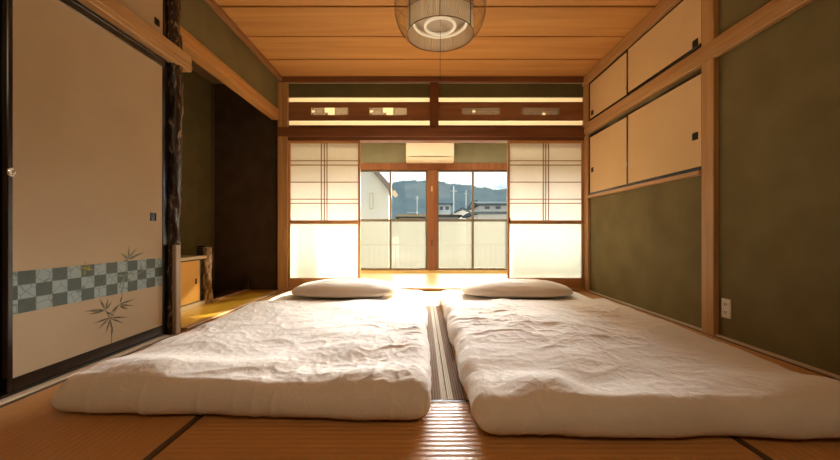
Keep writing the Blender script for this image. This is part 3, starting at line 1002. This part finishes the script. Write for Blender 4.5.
# pleated gauze drum
n = 144
rings = []
for z in (2.053, 2.20, 2.33, 2.44):
    rings.append([(LX + (0.226 + (0.003 if k % 2 else -0.003)) * math.cos(2 * math.pi * k / n), LY + (0.226 + (0.003 if k % 2 else -0.003)) * math.sin(2 * math.pi * k / n), z) for k in range(n)])
MB().rings(rings, closed_ends=False, smooth=False).build('gauze_drum', M_shade, lamp)
def circ(r, z, n=64):
    return [(LX + r * math.cos(2 * math.pi * k / n), LY + r * math.sin(2 * math.pi * k / n), z) for k in range(n)]
MB().tube(circ(0.230, 2.050), 0.0035, 6, loop=True).build('bottom_ring', M_wire, lamp)
MB().tube(circ(0.230, 2.44), 0.0035, 6, loop=True).build('top_ring', M_wire, lamp)
for k in range(6):
    a = R(60 * k + 27)
    c, s_ = math.cos(a), math.sin(a)
    MB().tube([(LX + 0.231 * c, LY + 0.231 * s_, z) for z in (2.050, 2.26, 2.44)], 0.003, 6).build('drum_rib', M_cord, lamp)
def shade_r(z):
    t = (z - 2.053) / (2.44 - 2.053)
    return 0.236 + 0.080 * math.sin(math.pi * min(1, t * 1.0)) ** 0.6
m = MB()
for k in range(120):
    a = 2 * math.pi * k / 120
    m.tube([(LX + shade_r(z) * math.cos(a), LY + shade_r(z) * math.sin(a), z) for z in np.linspace(2.054, 2.438, 9)], 0.0006, 3)
tag(m.build('wire_shade', M_wire, lamp), kind='stuff')
for z in (2.13, 2.20, 2.29, 2.38):
    MB().tube(circ(shade_r(z), z), 0.0016, 5, loop=True).build('shade_hoop', M_wire, lamp)
# two fluorescent rings, faintly lit
m_t, nt_, b_ = new_mat('fluorescent_tube')
b_.inputs['Base Color'].default_value = (0.85, 0.78, 0.62, 1)
b_.inputs['Emission Color'].default_value = (1.0, 0.84, 0.58, 1)
b_.inputs['Emission Strength'].default_value = 0.3
MB().tube(circ(0.183, 2.135), 0.010, 10, loop=True).build('outer_ring_tube', m_t, lamp)
MB().tube(circ(0.103, 2.112), 0.010, 10, loop=True).build('inner_ring_tube', m_t, lamp)
MB().lathe([(0.001, 2.165), (0.20, 2.175), (0.205, 2.19), (0.001, 2.30)], LX, LY, 48).build('reflector', M_acw, lamp)
MB().tube([(LX, LY, 2.24), (LX + 0.002, LY, 2.0), (LX, LY, 1.755)], 0.0016, 6).build('pull_cord', M_cord, lamp)
MB().lathe([(0.001, 1.765), (0.004, 1.76), (0.006, 1.742), (0.001, 1.735)], LX, LY, 12).build('cord_knob', M_cord, lamp)

# ------------------------------------------------------------------ bedding
def edge_samples(a, b, Rr, ne, nm):
    th = np.linspace(0, np.pi / 2, ne, endpoint=False)
    d = Rr * (1 - np.cos(th))
    mid = np.linspace(a + Rr, b - Rr, nm)
    return np.concatenate([a + d, mid, (b - d)[::-1]]), np.concatenate([d, np.minimum(mid - a, b - mid), d[::-1]])

def quilt(name, x0, x1, ynl, ynr, y1, T, seed, origin):
    y0 = min(ynl, ynr)
    Rr = 0.075
    X, dX = edge_samples(x0, x1, Rr, 12, 290)
    Y, dY = edge_samples(y0, y1, Rr, 12, 440)
    gx, gy = np.meshgrid(X, Y, indexing='ij')
    dx, dy = np.meshgrid(dX, dY, indexing='ij')
    g = lambda d: np.sqrt(np.clip(1 - (1 - np.clip(d / Rr, 0, 1)) ** 2, 0, 1))
    G = g(dx) * g(dy)
    u = (gx - (x0 + x1) / 2) / ((x1 - x0) / 2)
    v = (gy - (y0 + y1) / 2) / ((y1 - y0) / 2)
    # wrinkles
    wx = gx + 0.10 * (vnoise(gx * 3 + 10, gy * 3 + 10, seed) - 0.5)
    wy = gy + 0.14 * (vnoise(gx * 2.6 + 20, gy * 2.6 + 20, seed + 1) - 0.5)
    h = 0.022 * (vnoise(wx * 2.6 + 5, wy * 2.2 + 5, seed + 2) - 0.45)
    h += 0.012 * (vnoise(wx * 6 + 9, wy * 5 + 9, seed + 3) - 0.5)
    mask = np.clip((vnoise(gx * 2.2 + 15, gy * 2.0 + 15, seed + 4) - 0.30) * 2.2, 0.40, 1) * 0.85
    c, s = math.cos(0.5), math.sin(0.5)
    rx, ry = wx * c + wy * s, -wx * s + wy * c
    h += 0.010 * mask * ridged(rx * 4.5 + 30, ry * 6 + 30, seed + 5) ** 2.5
    h += 0.006 * mask * ridged(wx * 9 + 35, wy * 10 + 5, seed + 6) ** 2.5
    h += 0.0038 * mask * ridged(rx * 19 + 8, ry * 22 + 12, seed + 7) ** 2
    h += 0.0035 * mask * (vnoise(wx * 45 + 8, wy * 55 + 12, seed + 8) - 0.5)
    # plump roll along the foot, and a rise towards the pillow
    foot = np.exp(-((gy - y0 - 0.16) / 0.11) ** 2)
    h += foot * (0.014 + 0.045 * (vnoise(gx * 4.5 + 3, gy * 3.0, seed + 9) - 0.5))
    flat = np.clip((gy - (y1 - 0.80)) / 0.16, 0, 1)
    h = h * (1 - flat) + (0.098 - T) * flat + flat * 0.004 * (vnoise(gx * 9, gy * 9, seed + 20) - 0.5)
    z0 = T * 0.40
    zt = z0 + (T - z0) * G + h * np.clip(G * 1.2 - 0.1, 0, 1)
    # side crumples
    side = 1 - np.clip(np.minimum(dx, dy) / Rr, 0, 1)
    out = 0.022 * (vnoise(gx * 5 + 50, gy * 5 + 50, seed + 10) - 0.5) + 0.010 * (ridged(gx * 14 + 11, gy * 14 + 17, seed + 11) - 0.5)
    px = gx + out * np.sign(u) * np.clip(np.abs(u) ** 6, 0, 1)
    py = gy + out * np.sign(v) * np.clip(np.abs(v) ** 10, 0, 1)
    # rounded corners and the slightly slanted foot edge
    px = (x0 + x1) / 2 + (px - (x0 + x1) / 2) * (1 - 0.018 * np.abs(v) ** 40)
    py = (y0 + y1) / 2 + (py - (y0 + y1) / 2) * (1 - 0.014 * np.abs(u) ** 20)
    t = (gx - x0) / (x1 - x0)
    py += ((ynl - y0) * (1 - t) + (ynr - y0) * t) * (y1 - gy) / (y1 - y0)
    zbm = np.maximum(z0 * (1 - G ** 0.7), 0.0015) * 1.0
    zbm += 0.006 * side * (vnoise(gx * 9 + 3, gy * 9 + 7, seed + 12))
    nx, ny = gx.shape
    vt = np.stack([px, py, zt], -1).reshape(-1, 3)
    # bottom shell on a coarse subset, sharing the border
    vb = np.stack([px, py, np.where(G <= 1e-9, zt, zbm)], -1).reshape(-1, 3)
    border = np.zeros((nx, ny), bool)
    border[0, :] = border[-1, :] = border[:, 0] = border[:, -1] = True
    bi = border.reshape(-1)
    remap = np.arange(nx * ny) + nx * ny
    remap[bi] = np.arange(nx * ny)[bi]
    ids = np.arange(nx * ny).reshape(nx, ny)
    q = np.stack([ids[:-1, :-1], ids[1:, :-1], ids[1:, 1:], ids[:-1, 1:]], -1).reshape(-1, 4)
    qb = remap[q][:, ::-1]
    V = np.concatenate([vt, vb]) - np.array(origin)
    me = bpy.data.meshes.new(name)
    me.from_pydata(V.tolist(), [], np.concatenate([q, qb]).tolist())
    import bmesh
    bm = bmesh.new()
    bm.from_mesh(me)
    bmesh.ops.delete(bm, geom=[v_ for v_ in bm.verts if not v_.link_faces], context='VERTS')
    bm.to_mesh(me)
    bm.free()
    me.polygons.foreach_set('use_smooth', [True] * len(me.polygons))
    me.materials.append(M_cotton)
    o = bpy.data.objects.new(name, me)
    COL.objects.link(o)
    o.location = origin
    return o
fa = quilt('futon', -1.39, 0.036, 1.345, 1.275, 3.80, 0.120, 11, (-0.68, 2.5, 0.002))
tag(fa, 'left white futon with rumpled cotton cover laid on the tatami near the alcove', 'futon', 'futons side by side on the tatami')
fb = quilt('futon', 0.175, 1.56, 1.185, 1.165, 3.80, 0.125, 47, (0.82, 2.5, 0.002))
tag(fb, 'right white futon with rumpled cotton cover laid beside the olive wall', 'futon', 'futons side by side on the tatami')

def pillow(cx, cy, z, a, b, hgt, seed, label):
    n, mrows = 96, 60
    th = np.linspace(0, 2 * np.pi, n, endpoint=False)
    rings = []
    for i in range(mrows):
        ph = -np.pi / 2 + np.pi * (i + 0.5) / mrows
        cr = np.cos(ph) ** 0.95
        sz = np.sign(np.sin(ph)) * abs(np.sin(ph)) ** 1.0
        sup = (np.abs(np.cos(th)) ** 2.5 + np.abs(np.sin(th)) ** 2.5) ** (-1 / 2.5)
        x = cx + a * cr * sup * np.cos(th)
        y_ = cy + b * cr * sup * np.sin(th)
        w = 0.010 * (vnoise(x * 6 + 20, y_ * 6 + 20, seed) - 0.5) + 0.005 * ridged(x * 13 + 20, y_ * 13 + 20, seed + 1) ** 3
        zz = z + 0.035 + (hgt - 0.035) * max(sz, 0) + 0.035 * min(sz, 0) + w * max(0, sz)
        rings.append(list(zip(x, y_, zz)))
    o = MB().rings(rings).build('pillow', M_cotton)
    tag(o, label, 'pillow', 'pillows at the head of the futons')
    return o
pillow(-0.70, 3.42, 0.104, 0.50, 0.31, 0.140, 5, 'white pillow at the head of the left futon near the alcove')
pillow(0.88, 3.42, 0.104, 0.51, 0.31, 0.140, 8, 'white pillow at the head of the right futon near the olive wall')

# ------------------------------------------------------------------ outside
M_out_cream = plain('neighbour_wall', (0.62, 0.58, 0.46), 0.9)
M_tanwin = plain('tan_shutter', (0.50, 0.42, 0.24), 0.8)
M_eave = plain('brown_eave', (0.20, 0.15, 0.11), 0.8)
M_roof = plaster('blue_grey_roof', (0.06, 0.08, 0.095), (0.08, 0.105, 0.12))
M_roof_b = plaster('brown_roof', (0.06, 0.05, 0.036), (0.08, 0.066, 0.046))
for _m in (M_roof, M_roof_b):
    _m.node_tree.nodes['Principled BSDF'].inputs['Specular IOR Level'].default_value = 0.0
M_hwall = plain('house_wall', (0.50, 0.50, 0.47), 0.9)
M_hwall2 = plain('house_wall_grey', (0.30, 0.34, 0.36), 0.9)
M_hwin = plain('house_window', (0.05, 0.07, 0.09), 0.2)
M_rail = plain('railing_paint', (0.10, 0.095, 0.08), 0.6)
M_ground = plaster('street_ground', (0.20, 0.20, 0.17), (0.28, 0.27, 0.22), 0.3)
M_slab = plain('balcony_slab', (0.42, 0.40, 0.36), 0.9)
struct(B(-400, 400, 9.5, 900, -3.3, -3.0).build('ground', M_ground))
struct(B(-4, 4.5, YO + 0.10, 7.75, -0.35, -0.12).build('floor_balcony', M_slab))

rl = empty('balcony_railing', (0.1, 7.6, -0.12), 'pale balcony railing with thin upright bars seen through the frosted lower panes', 'railing')
B(-3.9, 4.4, 7.58, 7.62, 0.42, 0.46, bev=0.004).build('top_rail', M_rail, rl)
B(-3.9, 4.4, 7.585, 7.615, -0.06, -0.03, bev=0.003).build('bottom_rail', M_rail, rl)
for i in range(-34, 40):
    B(i * 0.11 - 0.009, i * 0.11 + 0.009, 7.59, 7.61, -0.03, 0.42).build('baluster', M_rail, rl)
for px_ in (-3.88, -1.9, 0.1, 2.1, 4.38):
    B(px_ - 0.02, px_ + 0.02, 7.58, 7.62, -0.12, 0.42).build('post', M_rail, rl)

# hill: real ridge far away
def hill():
    pr = [(-420, 60), (-300, 66), (-180, 62), (-90, 66), (-50, 67.5), (-28, 72), (5, 74), (25, 72), (50, 68.5), (85, 64), (115, 61), (140, 63), (180, 68), (260, 60), (420, 45)]
    nx, ny = 300, 30
    xs_ = np.linspace(-420, 420, nx)
    hx = np.interp(xs_, [p[0] for p in pr], [p[1] for p in pr])
    hx = hx + 3.2 * (vnoise(xs_ * 0.10 + 50, xs_ * 0 + 3, 2) - 0.5) + 1.8 * (vnoise(xs_ * 0.35 + 200, xs_ * 0 + 5, 3) - 0.5)
    V, F = [], []
    for j in range(ny):
        t = j / (ny - 1)
        prof = t / 0.69 if t < 0.69 else 1 - (t - 0.69) / 0.31
        for i in range(nx):
            nn = (float(vnoise(np.array([xs_[i] * 0.06 + 30]), np.array([t * 12.0]), 4)[0]) - 0.5) * 3 * min(t * 3, 1) * (1 if t < 0.6 else 0.0)
            V.append((xs_[i], 430 + t * 110, -3 + (hx[i] + 4) * prof + nn))
    for j in range(ny - 1):
        for i in range(nx - 1):
            a = j * nx + i
            F.append((a, a + 1, a + nx + 1, a + nx))
    m = MB()
    m.v, m.f, m.sm = V, F, [True] * len(F)
    return struct(m.build('hills', plaster('haze_tinted_forest', (0.150, 0.215, 0.225), (0.200, 0.265, 0.265), 0.05)))  # distance haze is put into the blue-grey forest colour
hill()

def at(px, py, d):
    return (px - 422) * d / 365, CH + (233 - py) * d / 365
# neighbour on the left, close
nb = empty('neighbour_house', (-4.5, 14, -3), 'cream walled neighbouring house with sloping brown eave seen through the left window pane', 'house')
xa, _ = at(388.5, 0, 12)
zA = at(0, 190, 12)[1]
m = MB()
sl_ = (17 / 13.5)
pts = [(xa - 6, -3), (xa, -3), (xa, zA), (xa - 6, zA + 6 * 1.15)]
m.prism(pts, 'Y', 12, 13.2)
m.build('wall', M_out_cream, nb)
m = MB()
p0 = Vector((xa + 0.12, zA - 0.12))
dir_ = Vector((-1, 1.15)).normalized()
nn = Vector((dir_.y, -dir_.x))
nn = nn if nn.y > 0 else -nn
p1 = p0 + dir_ * 9
m.prism([tuple(p0), tuple(p0 + nn * 0.14), tuple(p1 + nn * 0.14), tuple(p1)], 'Y', 11.7, 13.4)
m.build('eave', M_eave, nb)
fr_ = B(xa - 0.62, xa - 0.50, 11.96, 12.01, at(0, 209, 12)[1], at(0, 193, 12)[1]).build('window', M_tanwin, nb)
B(xa - 0.60, xa - 0.52, 11.94, 11.965, at(0, 208, 12)[1], at(0, 194, 12)[1]).build('pane', M_out_cream, fr_)

def house(label, px0, px1, py_eave, py_ridge, d, wall, roof, windows=(), depth=8, over=0.4, ridge='X'):
    x0, ze = at(px0, py_eave, d)
    x1, _ = at(px1, py_eave, d)
    zr = at(0, py_ridge, d)[1]
    root = empty('house', ((x0 + x1) / 2, d + depth / 2, -3), label, 'house', 'houses between the balcony and the hills')
    m = MB()
    m.box(x0, x1, d, d + depth, -3, ze)
    if ridge == 'Y':
        m.prism([(x0, ze), (x1, ze), ((x0 + x1) / 2, zr - 0.1)], 'Y', d, d + depth)
    m.build('wall', wall, root)
    m = MB()
    if ridge == 'X':
        m.prism([(d - over, ze - 0.1), (d - over, ze + 0.1), (d + depth / 2, zr), (d + depth + over, ze + 0.1), (d + depth + over, ze - 0.1)], 'X', x0 - over, x1 + over)
    else:
        xc = (x0 + x1) / 2
        m.prism([(x0 - over, ze - 0.2), (xc, zr), (x1 + over, ze - 0.2), (x1 + over, ze), (xc, zr + 0.25), (x0 - over, ze)], 'Y', d - over, d + depth + over)
    m.build('roof', roof, root)
    for a, b, c, e in windows:
        wx0, wz0 = at(a, e, d)
        wx1, wz1 = at(b, c, d)
        fr = B(wx0, wx1, d - 0.06, d + 0.02, wz0, wz1).build('window', M_hwall, root)
        t_ = (wx1 - wx0) * 0.08
        B(wx0 + t_, wx1 - t_, d - 0.08, d - 0.05, wz0 + t_, wz1 - t_).build('pane', M_hwin, fr)
    return root
house('pale two storey house with blue grey roof behind the right window pane', 480, 530, 204.5, 198.5, 40, M_hwall, M_roof, [(484, 490, 206, 209.5), (495, 501, 206, 209.5)])
house('long low pale house in front of the blue roofed one', 478, 540, 213, 210.5, 30, M_hwall, M_roof)
house('small grey house with two dark windows right of the central window post', 438, 450.5, 204, 202.5, 60, M_hwall2, M_roof, [(439, 443.5, 206, 210.5), (444.8, 449.3, 206, 210.5)])
house('low white house just left of the right window muntin', 455, 470, 213, 209, 50, M_hwall, M_roof, ridge='Y')
house('brown roofed low house left of the central window post', 399, 425, 217.5, 212.5, 45, M_hwall, M_roof_b)
house('white gabled house peeking left of the blue roofed house', 472.5, 480, 208, 201, 66, M_hwall, M_roof, ridge='Y')
house('grey house at the foot of the hills, left window', 408, 418, 214, 211, 90, M_hwall, M_roof)
house('wide low grey house below the two windowed house', 437, 458, 216, 212.5, 38, M_hwall2, M_roof_b)
for px_, top, d_ in ((453.5, 186, 47), (466, 190, 70), (417, 196, 80)):
    x_, zt_ = at(px_, top, d_)
    up = empty('utility_pole', (x_, d_, -3), {453.5: 'tall pale utility pole right of the two windowed house', 466: 'thin utility pole just left of the right window muntin', 417: 'distant utility pole in the left window before the hills'}[px_], 'pole', 'utility poles in the town')
    MB().tube([(x_, d_, -3), (x_, d_, zt_)], [0.09, 0.06], 8).build('pole', M_hwall, up)
    B(x_ - 0.45, x_ + 0.45, d_ - 0.05, d_ + 0.05, zt_ - 0.7, zt_ - 0.6).build('cross_arm', M_hwall, up)

for o in bpy.data.objects:
    if '_o' in o:
        del o['_o']
